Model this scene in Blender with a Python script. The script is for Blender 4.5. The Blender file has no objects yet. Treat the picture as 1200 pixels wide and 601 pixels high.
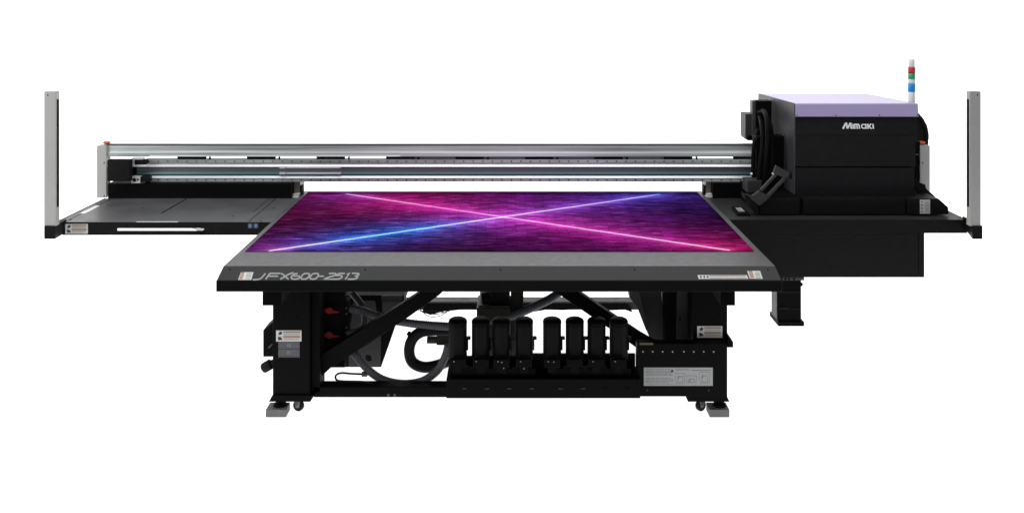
import bpy, math, random
from mathutils import Vector
random.seed(7)
C = bpy.context.scene
COL = C.collection
# ------------------------------------------------------------------ camera
F, CX, HY, CZ = 1043.0, 600.5, 1.0, 2.162       # measured focal length in px, vanishing point, camera height
cd = bpy.data.cameras.new('camera'); cam = bpy.data.objects.new('camera', cd); COL.objects.link(cam)
cam.location = (0, 0, CZ); cam.rotation_euler = (math.radians(90), 0, 0)
cd.sensor_width = 36; cd.lens = F/1200*36; cd.shift_x = 0; cd.shift_y = -0.2496
cd.clip_start = 0.1; cd.clip_end = 200
C.camera = cam
# ------------------------------------------------------------------ light
C.view_settings.view_transform = 'Standard'; C.view_settings.look = 'None'
C.view_settings.exposure = 0; C.view_settings.gamma = 1
W = bpy.data.worlds.new('World'); C.world = W; W.use_nodes = True
W.node_tree.nodes['Background'].inputs[0].default_value = (.92, .96, 1, 1)
W.node_tree.nodes['Background'].inputs[1].default_value = 0.22
def area(name, loc, target, sx, sy, power, col=(1, 1, 1)):
    l = bpy.data.lights.new(name, 'AREA'); l.shape = 'RECTANGLE'; l.size = sx; l.size_y = sy
    l.energy = power; l.color = col
    o = bpy.data.objects.new(name, l); COL.objects.link(o); o.location = loc
    o.rotation_euler = (Vector(target)-Vector(loc)).to_track_quat('-Z', 'Y').to_euler()
    return o
area('overhead_softbox', (0, 4.6, 4.6), (0, 5.0, 0), 6.0, 2.4, 150)
area('side_softbox', (-4.6, 3.2, 2.6), (1.4, 5.4, 1.0), 1.6, 2.4, 75)
area('front_softbox', (0.4, -1.2, 3.2), (0, 5, .9), 4.0, 1.4, 45)
# ------------------------------------------------------------------ materials
def newmat(name):
    m = bpy.data.materials.new(name); m.use_nodes = True
    return m, m.node_tree.nodes, m.node_tree.links, m.node_tree.nodes['Principled BSDF']
def paint(name, col, rough=.5, metal=0, spec=.5, var=.12, nscale=30, bump=.04, bscale=900, stretch=(1,1,1)):
    m, N, L, B = newmat(name)
    tc = N.new('ShaderNodeTexCoord'); mp = N.new('ShaderNodeMapping'); mp.inputs['Scale'].default_value = stretch
    L.new(tc.outputs['Object'], mp.inputs[0])
    n = N.new('ShaderNodeTexNoise'); n.inputs['Scale'].default_value = nscale; n.inputs['Detail'].default_value = 5
    L.new(mp.outputs[0], n.inputs['Vector'])
    r = N.new('ShaderNodeMapRange'); r.inputs[1].default_value = .3; r.inputs[2].default_value = .7
    r.inputs[3].default_value = 1-var; r.inputs[4].default_value = 1+var
    L.new(n.outputs['Fac'], r.inputs[0])
    v = N.new('ShaderNodeVectorMath'); v.operation = 'SCALE'; v.inputs[0].default_value = col
    L.new(r.outputs[0], v.inputs['Scale']); L.new(v.outputs[0], B.inputs['Base Color'])
    r2 = N.new('ShaderNodeMapRange'); r2.inputs[1].default_value = .3; r2.inputs[2].default_value = .7
    rv = .06 if var > .04 else 0
    r2.inputs[3].default_value = max(.05, rough-rv); r2.inputs[4].default_value = min(1, rough+rv)
    L.new(n.outputs['Fac'], r2.inputs[0]); L.new(r2.outputs[0], B.inputs['Roughness'])
    B.inputs['Metallic'].default_value = metal; B.inputs['Specular IOR Level'].default_value = spec
    if bump:
        n2 = N.new('ShaderNodeTexNoise'); n2.inputs['Scale'].default_value = bscale
        L.new(tc.outputs['Object'], n2.inputs['Vector'])
        b = N.new('ShaderNodeBump'); b.inputs['Strength'].default_value = bump; b.inputs['Distance'].default_value = .001
        L.new(n2.outputs['Fac'], b.inputs['Height']); L.new(b.outputs[0], B.inputs['Normal'])
    return m
M = {}
M['black'] = paint('black_powder_coat', (.0068, .0068, .0072), .5, spec=.12)
M['deep'] = paint('deep_black_steel', (.0028, .0028, .003), .6, spec=.06)
M['traytop'] = paint('black_coat_lit_top', (.075, .075, .078), .40, spec=.5, nscale=6)  # black tray paint, lightened on top to imitate grazing reflection
M['bedgrey'] = paint('grey_anodised_frame', (.060, .060, .063), .42, spec=.5)
M['fascia'] = paint('charcoal_fascia_paint', (.021, .0212, .022), .5, spec=.3)
M['frame'] = paint('matt_black_frame', (.0038, .0038, .0040), .55, spec=.05)
M['panel'] = paint('black_cover_plastic', (.0095, .0095, .0105), .5, spec=.15)
M['side'] = paint('black_cover_lit_side', (.046, .046, .049), .45, spec=.4)  # black cover colour, lightened for the light falling on its left
M['lilac'] = paint('lilac_lid_paint', (.40, .335, .57), .32, spec=.5, var=0, bump=.01)
M['post'] = paint('warm_grey_aluminium', (.41, .405, .39), .5, var=.03)
M['darkgrey'] = paint('dark_grey_steel', (.032, .032, .034), .5, spec=.3)
M['midgrey'] = paint('mid_grey_steel', (.055, .055, .058), .5, spec=.4)
M['block'] = paint('grey_painted_block', (.13, .13, .13), .6)
M['silver'] = paint('brushed_silver', (.53, .565, .555), .40, metal=.3, var=.5, nscale=1, stretch=(.8, 25, 45), bump=0)  # brushed grain; its colour streaks also stand in for reflections
M['rail'] = paint('ground_steel_rail', (.38, .40, .395), .42, metal=.25, var=.5, nscale=1, stretch=(1.6, 25, 30), bump=0)
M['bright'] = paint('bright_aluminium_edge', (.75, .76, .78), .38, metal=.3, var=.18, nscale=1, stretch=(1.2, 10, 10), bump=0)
M['recess'] = paint('grey_extrusion', (.20, .20, .215), .45, metal=.3, var=.12, nscale=1, stretch=(1.2, 20, 30), bump=0)
M['topstrip'] = paint('dull_steel_strip', (.11, .112, .115), .45, metal=.3, var=.3, nscale=1, stretch=(2, 10, 60), bump=0)
M['teal'] = paint('teal_belt', (.10, .20, .205), .4, metal=.2, var=.12, nscale=1, stretch=(1.2, 20, 30), bump=0)
M['tealdark'] = paint('dark_teal_belt_edge', (.035, .09, .09), .4, var=.1, nscale=3)
M['brown'] = paint('weathered_brown_metal', (.19, .165, .145), .45, metal=.3, nscale=60)
M['screw'] = paint('steel_screw', (.36, .34, .28), .4, metal=.4)
M['hole'] = paint('black_hole', (.004, .004, .004), .8, spec=.1)
M['white'] = paint('label_white', (.62, .62, .60), .5, var=.04)
M['labelgrey'] = paint('label_silver', (.36, .37, .37), .45, var=.06)
M['orange'] = paint('label_orange', (.34, .16, .08), .5, var=.08)
M['ink'] = paint('label_print_black', (.03, .03, .03), .6)
M['inkgrey'] = paint('label_print_grey', (.17, .17, .17), .6)
M['letter'] = paint('silver_lettering', (.30, .30, .30), .5, var=.03)
M['logo'] = paint('white_lettering', (.85, .85, .85), .45, var=.02)
M['blue'] = paint('blue_sticker', (.03, .07, .14), .5, var=.2)
M['bluelight'] = paint('pale_blue_print', (.16, .24, .36), .5)
M['slatelabel'] = paint('slate_label', (.085, .085, .10), .5)
M['valve'] = paint('dark_red_valve_plastic', (.22, .012, .012), .5, spec=.15)
M['eorange'] = paint('orange_red_button_plastic', (.70, .10, .03), .35)
M['hose'] = paint('grey_ribbed_hose', (.075, .075, .088), .5, spec=.3)
M['hoselight'] = paint('blue_grey_hose', (.085, .09, .105), .5, spec=.3)
M['rubber'] = paint('black_rubber_hose', (.006, .006, .006), .55, spec=.15)
M['olive'] = paint('olive_pump_casting', (.018, .018, .012), .5, spec=.2, nscale=80, var=.3)
M['bottle'] = paint('black_bottle_plastic', (.0045, .0045, .0047), .5, spec=.10)
M['tower_white'] = paint('signal_tower_white', (.75, .75, .74), .35, var=.02)
M['lred'] = paint('red_lens', (.62, .03, .05), .2, var=.05)
M['lgreen'] = paint('green_lens', (.02, .38, .16), .2, var=.05)
M['lblue'] = paint('blue_lens', (.01, .27, .75), .2, var=.05)
M['steel'] = paint('zinc_caster_steel', (.30, .30, .31), .35, metal=.7)
M['yellow'] = paint('faded_yellow_tag', (.10, .085, .02), .6)
# white seamless: floor and sweep with an added glow that erases shadows
m, N, L, B = newmat('glowing_white_sweep')
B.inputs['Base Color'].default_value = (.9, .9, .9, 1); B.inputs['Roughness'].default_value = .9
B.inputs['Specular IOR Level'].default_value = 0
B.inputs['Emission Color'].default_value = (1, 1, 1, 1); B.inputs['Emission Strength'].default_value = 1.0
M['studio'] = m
# ------------------------------------------------------------------ mesh helpers
def X(px, Z): return (px-CX)*Z/F
def H(py, Z): return CZ-(py-HY)*Z/F
WL = {}                                            # world location of every object
class MB:
    def __init__(s): s.v = []; s.f = []; s.m = []; s.sm = []
    def poly(s, pts, m=0): 
        b = len(s.v); s.v += [Vector(p) for p in pts]; s.f.append(tuple(range(b, b+len(pts)))); s.m.append(m); s.sm.append(False)
    def hexa(s, p, m=0):                            # 8 corners: 0-3 one side, 4-7 the other
        b = len(s.v); s.v += [Vector(q) for q in p]
        for q in ((3,2,1,0), (4,5,6,7), (0,1,5,4), (1,2,6,5), (2,3,7,6), (3,0,4,7)):
            s.f.append(tuple(b+i for i in q)); s.m.append(m); s.sm.append(False)
    def box(s, x0, x1, y0, y1, z0, z1, m=0):
        s.hexa([(x0,y0,z0),(x1,y0,z0),(x1,y1,z0),(x0,y1,z0),(x0,y0,z1),(x1,y0,z1),(x1,y1,z1),(x0,y1,z1)], m)
        return s
    def front(s, px0, py0, px1, py1, Z, d, m=0):    # box whose front face is that measured rectangle at depth Z
        return s.box(X(px0,Z), X(px1,Z), Z, Z+d, H(py1,Z), H(py0,Z), m)
    def extr(s, A, Bp, m=0):                        # two matching rings closed into a solid
        n = len(A); b = len(s.v); s.v += [Vector(q) for q in A]+[Vector(q) for q in Bp]
        s.f.append(tuple(range(b, b+n))); s.f.append(tuple(range(b+2*n-1, b+n-1, -1)))
        for i in range(n):
            j = (i+1) % n; s.f.append((b+j, b+i, b+n+i, b+n+j))
        k = n+2; s.m += [m]*k; s.sm += [False]*k
        return s
    def shape(s, pts, Z, d, m=0):                   # outline measured at depth Z, thickness d backwards
        P = [(X(x,Z), H(y,Z)) for x, y in pts]
        return s.extr([(x,Z,z) for x,z in P], [(x,Z+d,z) for x,z in P], m)
    def prof(s, yz, x0, x1, m=0):                   # profile in depth/height swept along x
        return s.extr([(x0,y,z) for y,z in yz], [(x1,y,z) for y,z in yz], m)
    def cyl(s, p0, p1, r0, r1=None, n=20, m=0, smooth=True):
        r1 = r0 if r1 is None else r1
        return s.tube([p0, p1], [r0, r1], n, m, smooth)
    def tube(s, P, R, n=14, m=0, smooth=True):
        P = [Vector(p) for p in P]; 
        if not isinstance(R, (list, tuple)): R = [R]*len(P)
        b = len(s.v); up = None
        for i, p in enumerate(P):
            t = (P[min(i+1, len(P)-1)]-P[max(i-1, 0)]).normalized()
            if up is None:
                up = Vector((0,0,1)) if abs(t.z) < .9 else Vector((1,0,0))
            u = t.cross(up).normalized(); w = u.cross(t).normalized(); up = w
            for k in range(n):
                a = 2*math.pi*k/n; s.v.append(p+(u*math.cos(a)+w*math.sin(a))*R[i])
        for i in range(len(P)-1):
            for k in range(n):
                j = (k+1) % n
                s.f.append((b+i*n+k, b+i*n+j, b+(i+1)*n+j, b+(i+1)*n+k)); s.m.append(m); s.sm.append(smooth)
        s.f.append(tuple(b+k for k in range(n-1, -1, -1))); s.f.append(tuple(b+(len(P)-1)*n+k for k in range(n)))
        s.m += [m, m]; s.sm += [False, False]
        return s
    def build(s, name, mats, parent=None, bevel=.0015, origin=None):
        if isinstance(mats, str): mats = [mats]
        xs = [v.x for v in s.v]; ys = [v.y for v in s.v]; zs = [v.z for v in s.v]
        o_ = Vector(origin) if origin else Vector(((min(xs)+max(xs))/2, (min(ys)+max(ys))/2, min(zs)))
        me = bpy.data.meshes.new(name); me.from_pydata([tuple(v-o_) for v in s.v], [], s.f)
        for q in mats: me.materials.append(M[q])
        for i, p in enumerate(me.polygons): p.material_index = s.m[i]; p.use_smooth = s.sm[i]
        import bmesh
        bm = bmesh.new(); bm.from_mesh(me); bmesh.ops.recalc_face_normals(bm, faces=bm.faces[:]); bm.to_mesh(me); bm.free()
        me.update()
        ob = bpy.data.objects.new(name, me); COL.objects.link(ob)
        WL[ob.name] = o_
        if parent is not None:
            ob.parent = parent; ob.location = o_-WL[parent.name]
        else: ob.location = o_
        if bevel:
            b = ob.modifiers.new('bevel', 'BEVEL'); b.width = bevel; b.segments = 2; b.limit_method = 'ANGLE'
            b.angle_limit = math.radians(50)
        return ob
def spline(P, n=10):
    P = [Vector(p) for p in P]; out = []
    Q = [P[0]*2-P[1]]+P+[P[-1]*2-P[-2]]
    for i in range(1, len(Q)-2):
        for k in range(n):
            t = k/n; a, b, c, d = Q[i-1], Q[i], Q[i+1], Q[i+2]
            out.append(.5*((2*b)+(c-a)*t+(2*a-5*b+4*c-d)*t*t+(3*b-a-3*c+d)*t**3))
    out.append(P[-1]); return out
def pp(x, y, Z): return (X(x,Z), Z, H(y,Z))
def hose_mesh(pts, r, ribbed=True, pitch=.014, n=14, mat=0, mb=None):   # pts as (px, py, Z)
    mb = mb or MB(); S = spline([pp(*q) for q in pts], 24)
    if not ribbed: return mb.tube(S, r, n, mat)
    # resample by arc length, then modulate the radius
    L_ = [0]
    for a, b in zip(S, S[1:]): L_.append(L_[-1]+(b-a).length)
    step = pitch/4; out = []; R = []; k = 0; j = 0
    d = 0
    while d < L_[-1]:
        while L_[j+1] < d: j += 1
        t = (d-L_[j])/max(1e-9, L_[j+1]-L_[j]); out.append(S[j].lerp(S[j+1], t))
        R.append(r*(1, .97, .90, .97)[k % 4]); k += 1; d += step
    return mb.tube(out, R, n, mat)
def ribbon(mb, pts, w, mapf, h, m=0, closed=False):   # mitred flat stroke, one strip, thickness h
    n = len(pts); Lp = []; Rp = []
    for i in range(n):
        p = Vector(pts[i])
        a = Vector(pts[(i-1) % n]) if (i > 0 or closed) else None
        b = Vector(pts[(i+1) % n]) if (i < n-1 or closed) else None
        d1 = (p-a).normalized() if a is not None else None; d2 = (b-p).normalized() if b is not None else None
        d1 = d1 or d2; d2 = d2 or d1
        n1 = Vector((-d1.y, d1.x)); n2 = Vector((-d2.y, d2.x)); mm = n1+n2
        mm = mm.normalized() if mm.length > 1e-4 else n1
        k = w/2/max(.45, mm.dot(n1)); Lp.append(p+mm*k); Rp.append(p-mm*k)
    rng = range(n) if closed else range(n-1)
    b0 = len(mb.v)
    for i in range(n):
        for q, hh in ((Lp[i], 0), (Rp[i], 0), (Lp[i], h), (Rp[i], h)): mb.v.append(Vector(mapf(q.x, q.y, hh)))
    for i in rng:
        a = b0+4*i; c = b0+4*((i+1) % n)
        for f in ((a+2, a+3, c+3, c+2), (a, a+2, c+2, c), (a+1, c+1, c+3, a+3), (a, c, c+1, a+1)):
            mb.f.append(f); mb.m.append(m); mb.sm.append(False)
    if not closed:
        for a in (b0, b0+4*(n-1)): mb.f.append((a, a+1, a+3, a+2)); mb.m.append(m); mb.sm.append(False)
def tag(o, label=None, cat=None, group=None, kind=None):
    if label: o['label'] = label
    if cat: o['category'] = cat
    if group: o['group'] = group
    if kind: o['kind'] = kind
    return o
# ------------------------------------------------------------------ setting: white seamless floor and sweep
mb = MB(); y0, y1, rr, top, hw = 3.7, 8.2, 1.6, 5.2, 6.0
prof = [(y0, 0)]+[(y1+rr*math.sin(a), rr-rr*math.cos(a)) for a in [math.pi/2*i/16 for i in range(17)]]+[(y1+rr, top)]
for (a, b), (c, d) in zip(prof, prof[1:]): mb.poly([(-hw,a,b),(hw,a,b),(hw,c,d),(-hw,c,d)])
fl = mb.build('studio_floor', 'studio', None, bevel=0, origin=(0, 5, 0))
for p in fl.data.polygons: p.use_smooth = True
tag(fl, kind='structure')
# ------------------------------------------------------------------ the printer
P = bpy.data.objects.new('flatbed_printer', None); COL.objects.link(P); P.location = (0, 5.0, 0); WL['flatbed_printer'] = Vector((0,5,0))
tag(P, 'large black flatbed printer with silver gantry, lilac lidded print head and grey corner posts', 'printer')
BZ = .93                                            # bed height
bx0, bx1 = -1.341, 1.2235
# --- bed
GZ = 5.62
mb = MB()
mb.box(bx0, bx1, 4.135, 5.762, BZ-.034, BZ, 0)                       # frame top
mb.extr([(bx0,4.1345,BZ-.0005),(bx0,4.04,.895),(bx0,4.04,.87),(bx0,4.1345,.87)], [(bx1,4.1345,BZ-.0005),(bx1,4.04,.895),(bx1,4.04,.87),(bx1,4.1345,.87)], 1)
bed = mb.build('print_bed', ['bedgrey', 'fascia'], P, bevel=.002)
mb = MB(); mb.box(bx0-.002, bx1+.002, 4.037, 4.10, H(342,4.037), .8935)
mb.build('front_lip', 'black', P, bevel=.003)
mb = MB(); mb.box(bx0+.03, bx1-.03, 4.102, 5.74, .852, .895); mb.build('bed_underframe', 'deep', P)
kb = .035/.095
def bev(px, py, h=0):                                # a point on the sloped fascia, h above it
    Y = (CZ-.895+4.04*kb)/((py-HY)/F+kb); z = .895+(Y-4.04)*kb
    nv = Vector((0, -kb, 1)).normalized(); p = Vector((X(px,Y), Y, z))+nv*h
    return p
def bevquad(mb, pts, h, m=0):
    mb.extr([bev(x,y,0.0002) for x,y in pts], [bev(x,y,h) for x,y in pts], m)
def zt(x, y): return 295+x/8.89, 310+y/8.89
letters = [
 [(15,158),(60,157),(90,151),(108,138),(148,93)],
 [(306,93),(205,93),(190,97),(150,155)], [(180,122),(280,122)],
 [(312,93),(338,108),(360,130),(388,154)], [(440,84),(385,104),(345,128),(302,154)],
 [(482,93),(452,98),(425,118),(415,136),(424,150),(455,154),(490,149),(508,135),(500,122),(475,118),(440,121)],
 [(706,123),(756,123)],
 [(808,96),(840,92),(875,93),(886,101),(872,114),(820,128),(782,142),(760,153),(862,153)],
 [(976,93),(912,93),(892,115),(932,114),(946,121),(943,135),(922,149),(895,153),(862,153)],
 [(996,103),(1022,93),(978,155)],
 [(1048,93),(1095,92),(1120,97),(1118,110),(1085,120),(1108,127),(1105,140),(1080,151),(1050,154),(1003,153)],
]
mb = MB(); k = 0
for st in letters:
    k += 1; ribbon(mb, [zt(*p) for p in st], 1.65, bev, .0008+.00012*(k % 4))
for cx_ in (562, 656):
    k += 1; pts = []
    for i in range(16):
        a = 2*math.pi*i/16; xx = math.copysign(abs(math.cos(a))**.7, math.cos(a))*38; yy = math.copysign(abs(math.sin(a))**.7, math.sin(a))*30
        pts.append(zt(cx_+xx-yy*.55, 123+yy))
    ribbon(mb, pts, 1.65, bev, .0008+.00012*(k % 4), closed=True)
mb.build('model_lettering', 'letter', bed, bevel=0)
# labels lying on the fascia
mb = MB(); bevquad(mb, [(279.5,328),(283,319),(297.6,319),(294.8,328)], .0006)
for i in range(4): bevquad(mb, [(280.6+i*.75,327.3-i*2.15),(281.2+i*.75,325.7-i*2.15),(285.4+i*.6,325.9-i*2.15),(284.6+i*.6,327.3-i*2.15)], .001, 1)
for i in range(5): bevquad(mb, [(288+i*.4,327-i*1.6),(288.2+i*.4,326.5-i*1.6),(294+i*.5,326.5-i*1.6),(293.6+i*.5,327-i*1.6)], .001, 2)
tag(mb.build('warning_label', ['white', 'orange', 'inkgrey'], bed, bevel=0), 'white slanted label with orange symbols at the left end of the fascia')
mb = MB(); bevquad(mb, [(879.2,326.4),(876,317.5),(891.2,317.5),(894.3,326.8)], .0006)
for i in range(4): bevquad(mb, [(880.2-i*.7,325.6-i*2.1),(879.6-i*.7,324-i*2.1),(884-i*.7,324-i*2.1),(884.5-i*.7,325.6-i*2.1)], .001, 1)
for i in range(5): bevquad(mb, [(886.6-i*.4,326-i*1.6),(886.4-i*.4,325.4-i*1.6),(892.4-i*.5,325.6-i*1.6),(892.7-i*.5,326.2-i*1.6)], .001, 2)
tag(mb.build('warning_label', ['white', 'orange', 'inkgrey'], bed, bevel=0), 'white slanted label with orange symbols at the right end of the fascia')
mb = MB(); bevquad(mb, [(819.2,326.8),(818,322.4),(875.6,322.4),(877.6,326.8)], .0006)
bevquad(mb, [(832,323.9),(832,322.9),(874,322.9),(874.6,323.9)], .001, 1)
bevquad(mb, [(832,326.2),(832,325.5),(875.6,325.5),(876,326.2)], .001, 3)
for x_ in (821, 825, 829): bevquad(mb, [(x_,326),(x_-.4,323.6),(x_+1.4,323),(x_+2.2,325.4)], .001, 2)
tag(mb.build('warning_strip', ['white', 'orange', 'ink', 'inkgrey'], bed, bevel=0), 'long narrow white strip label with orange stripe')
for px, py in ((270,315.8),(428.5,315.8),(587,315.8),(744,315.8),(900.3,315.8)):
    mb = MB(); mb.cyl(bev(px,py,-.001), bev(px,py,.0012), .0042, n=14); mb.build('screw', 'hole', bed, bevel=0)
# --- brackets below the lip
for a, b in ((308, 330), (845, 862)):
    mb = MB(); Z = 4.35; mb.box(X(a,Z), X(b,Z), Z, Z+.25, H(358,Z), .8515); mb.build('bed_bracket', 'deep', P)
# --- legs with foot flanges
LZ = 4.66
mb = MB(); mb.box(X(320,LZ), X(363.5,LZ), LZ, LZ+.16, .085, .85, 0); legL = mb.build('leg', 'frame', P, bevel=.004)
mb = MB(); mb.box(X(363.5,LZ)+.002, X(374,LZ), LZ+.03, LZ+.15, .1, .85); mb.build('leg_inner_channel', 'deep', legL)
mb = MB(); mb.shape([(319.5,463),(315.3,470.6),(364,470.6),(368.5,463.5)], LZ-.012, .19); mb.build('foot_flange', 'frame', legL)
mb = MB(); mb.box(X(812.5,LZ), X(853,LZ), LZ, LZ+.16, .085, .85, 0); legR = mb.build('leg', 'frame', P, bevel=.004)
mb = MB(); mb.shape([(804,464),(806.8,470.6),(855.6,470.6),(852,463)], LZ-.012, .19); mb.build('foot_flange', 'frame', legR)
for leg, lst in ((legL, ((332.5,371.5),(348,371))), (legR, ((842,366.5),(826,366.5)))):
    for x_, y_ in lst:
        mb = MB(); mb.cyl(pp(x_,y_,LZ+.001), pp(x_,y_,LZ-.0015), .006, n=14); mb.build('bolt', 'hole', leg, bevel=0)
def warn(px0, py0, px1, py1, Z, parent, name='warning_label', label=None):
    mb = MB(); w = px1-px0; h = py1-py0; fx = lambda t: px0+w*t; fy = lambda t: py0+h*t
    mb.front(px0, py0, px1, py1, Z-.0006, .0008, 0)
    e = Z-.0011
    mb.front(fx(.28), fy(.08), fx(.95), fy(.2), e, .0006, 1); mb.front(fx(.28), fy(.5), fx(.95), fy(.64), e, .0006, 1)
    for t in (.28, .37, .72, .82): mb.front(fx(.30), fy(t), fx(.92), fy(t+.035), e, .0006, 3)
    for q in ([(.08,.34),(.14,.12),(.22,.10),(.24,.30),(.16,.42)], [(.07,.62),(.13,.56),(.22,.68),(.25,.9),(.17,.86),(.09,.92)]):
        mb.shape([(fx(a), fy(b)) for a, b in q], e, .0006, 2)
    return tag(mb.build(name, ['white', 'orange', 'ink', 'inkgrey'], parent, bevel=0), label)
warn(324, 387, 353.8, 400, LZ, legL, label='white warning label with orange stripes above two slate tags')
warn(817.5, 382, 847, 395.5, LZ, legR, label='white warning label with orange stripes on the right leg')
def txt(s, x, y, hpx, Z, mb, m, w=.55, lw=.35):       # tiny stroke capitals
    G = {'V': [[(0,0),(.5,1),(1,0)]], '1': [[(.1,.2),(.5,0),(.5,1)]], '2': [[(0,.1),(.5,0),(1,.25),(0,1),(1,1)]]}
    for i, ch in enumerate(s):
        for q in G.get(ch, []):
            ribbon(mb, [(x+(i*.8+a*w)*hpx, y+b*hpx) for a, b in q], lw, lambda u, v, h: (X(u,Z), Z-h, H(v,Z)), .0005, m)
for k, (a, b) in enumerate(((400.4, 408.3), (408.9, 418.7))):
    mb = MB(); mb.front(326.6, a, 351.6, b, LZ-.0006, .0008, 0)
    if k: mb.front(326.8, 417.2, 351.4, 418.5, LZ-.001, .0006, 1)
    txt('V2' if k == 0 else 'V1', 337, a+2.6, 3.0, LZ-.0008, mb, 2)
    mb.build('slate_tag', ['slatelabel', 'midgrey', 'labelgrey'], legL, bevel=0)
# levelling feet and casters
for x_ in (329, 843.6):
    mb = MB(); Z = 4.675; x0 = X(x_, Z)
    mb.cyl((x0,Z,.0405), (x0,Z,.052), .036, .03, 24); mb.cyl((x0,Z,.052), (x0,Z,.066), .018, .014, 16); mb.cyl((x0,Z,.066), (x0,Z,.12), .009, n=12)
    mb.build('levelling_foot', 'frame', P, bevel=0)
def caster(x_, yaw):
    Z = 4.70; x0 = X(x_, Z); r = .029
    d = Vector((math.cos(yaw), math.sin(yaw), 0)); w = Vector((-d.y, d.x, 0))     # d along the axle
    c = Vector((x0, Z, r)); mb = MB()
    mb.cyl(c-d*.011, c+d*.011, r, n=28); wh = None
    fork = MB()
    for s in (-1, 1):
        a = c+d*.014*s; t = d*.0015*s
        q = [a+w*-.012+Vector((0,0,-.006)), a+w*.012+Vector((0,0,-.006)), a+w*.02+Vector((0,0,.034)), a+w*-.02+Vector((0,0,.034))]
        fork.extr(q, [p+t for p in q])
    fork.cyl(c+Vector((0,0,.034)), c+Vector((0,0,.040)), .024, n=20)
    fk = fork.build('caster', 'steel', P, bevel=0)
    mb.build('wheel', 'rubber', fk, bevel=.003)
    hb = MB(); hb.cyl(c-d*.018, c+d*.018, .008, n=14); hb.build('hub', 'steel', fk, bevel=0)
caster(350.5, math.radians(68)); caster(821.5, math.radians(-60))
# --- lower frame
mb = MB(); BZf = 4.69; mb.box(X(368,BZf), X(530,BZf), BZf, BZf+.08, .074, .128); bm_ = mb.build('bottom_beam', 'frame', P, bevel=.003)
for x_ in (455.5, 463):
    mb = MB(); mb.front(x_-1.5, 461.4, x_+1.5, 464.6, BZf-.002, .0025); mb.build('bolt', 'midgrey', bm_, bevel=.0006)
mb = MB(); mb.shape([(360,449.5),(376,416),(412,393.5),(450,369.5),(492,343),(500,330),(532,330),(515,346),(480,371),(435,401),(388,431),(376,442),(371.5,449.5)], 4.74, .05)
tag(mb.build('diagonal_brace', 'frame', P, bevel=.003), 'black diagonal brace rising to the right from the left leg')
mb = MB(); mb.shape([(632,330),(662,330),(683,345),(717,368),(751,391),(770,402),(770,412),(748,409),(728,394),(695,372),(657,346)], 4.74, .05)
tag(mb.build('diagonal_brace', 'frame', P, bevel=.003), 'black diagonal brace falling to the right leg')
RZ = 5.62
mb = MB(); mb.box(X(395,RZ), X(760,RZ), RZ, RZ+.1, H(363,RZ), H(354,RZ), 0); rb = mb.build('rear_beam', ['darkgrey'], P, bevel=.002)
mb = MB(); mb.shape([(500,355),(735,355),(742,366),(733,363),(715,363.6),(700,366),(688,362),(660,363.4),(640,363),(622,366),(600,363),(540,363),(520,365),(505,369),(495,366)], RZ-.03, .028)
mb.build('cable_duct', 'deep', P, bevel=.001)
for a, b in ((-1.25, -1.10), (.93, 1.08)):
    mb = MB(); mb.box(a, b, 5.5, 5.62, .05, .852); mb.build('rear_leg', 'frame', P)
    mb = MB(); mb.cyl(((a+b)/2,5.56,0), ((a+b)/2,5.56,.05), .035, .02, 20); mb.build('levelling_foot', 'frame', P, bevel=0)
# --- left valve panel, vacuum box, hoses
VZ = 4.86
mb = MB(); mb.shape([(372,330),(404.5,330),(404.5,430.5),(387,430.5),(375,440),(372,442)], VZ, .06); vp = mb.build('valve_panel', 'frame', P)
mb = MB(); mb.front(404.6, 352, 409, 397, VZ-.01, .06); mb.build('port_manifold', 'deep', vp)
for y_ in (361, 367.5, 383.5, 389.6):
    mb = MB(); mb.cyl(pp(406.5,y_,VZ-.011), pp(406.5,y_,VZ-.016), .0055, n=12); mb.build('screw', 'midgrey', vp, bevel=0)
for y_ in (364, 392.8):
    mb = MB()
    mb.shape([(373.5,y_-1.4),(381,y_-1.2),(385,y_-3.9),(388.5,y_-3.2),(391,y_-.2),(398.5,y_+1.2),(397,y_+2.4),(389,y_+3.0),(386,y_+4.2),(383,y_+2.6),(380,y_+.4),(374,y_)], VZ-.04, .016)
    mb.cyl(pp(386,y_,VZ-.03), pp(386,y_,VZ+.01), .013, n=16)
    mb.build('valve_handle', 'valve', vp, bevel=.002)
QZ = 5.05
mb = MB(); mb.shape([(404,346),(474,346),(474,355),(463,384),(447,430),(404,430)], QZ+.004, .3); vb = mb.build('vacuum_box', 'frame', P)
mb = MB(); mb.shape([(415,352),(440,352),(447,396),(446.4,430),(409,430),(409,400)], QZ, .0035); mb.build('box_panel', 'darkgrey', vb, bevel=.001)
mb = MB(); mb.front(447.5, 346.4, 472, 351.5, QZ-.006, .0095); mb.front(448.5, 352.5, 470, 366, QZ-.004, .0075); mb.build('ribbed_vent', 'darkgrey', vb, bevel=.001)
mb = MB(); mb.shape([(429,416),(434.5,416),(436.5,422),(433,423.5),(429,421)], QZ-.001, .002); mb.build('hole', 'hole', vb, bevel=0)
def hose(pts, rpx, ribbed=True, mat='hose', name='vacuum_hose', label=None, pitch=.014):
    Z = pts[0][2]; return tag(hose_mesh(pts, rpx*Z/F, ribbed, pitch).build(name, mat, P, bevel=0), label)
hose([(407,361,4.88),(425,364,4.88),(442,370,4.9),(460,375,4.9),(480,378.5,4.86),(505,381,4.84),(530,382.5,4.82)], 4.7, label='grey ribbed hose running right from the upper port')
hose([(407,391,4.84),(420,388,4.85),(427,382,4.88),(428,370,4.92),(424,357,4.95),(413,343,4.98)], 4.2, pitch=.013)
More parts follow.
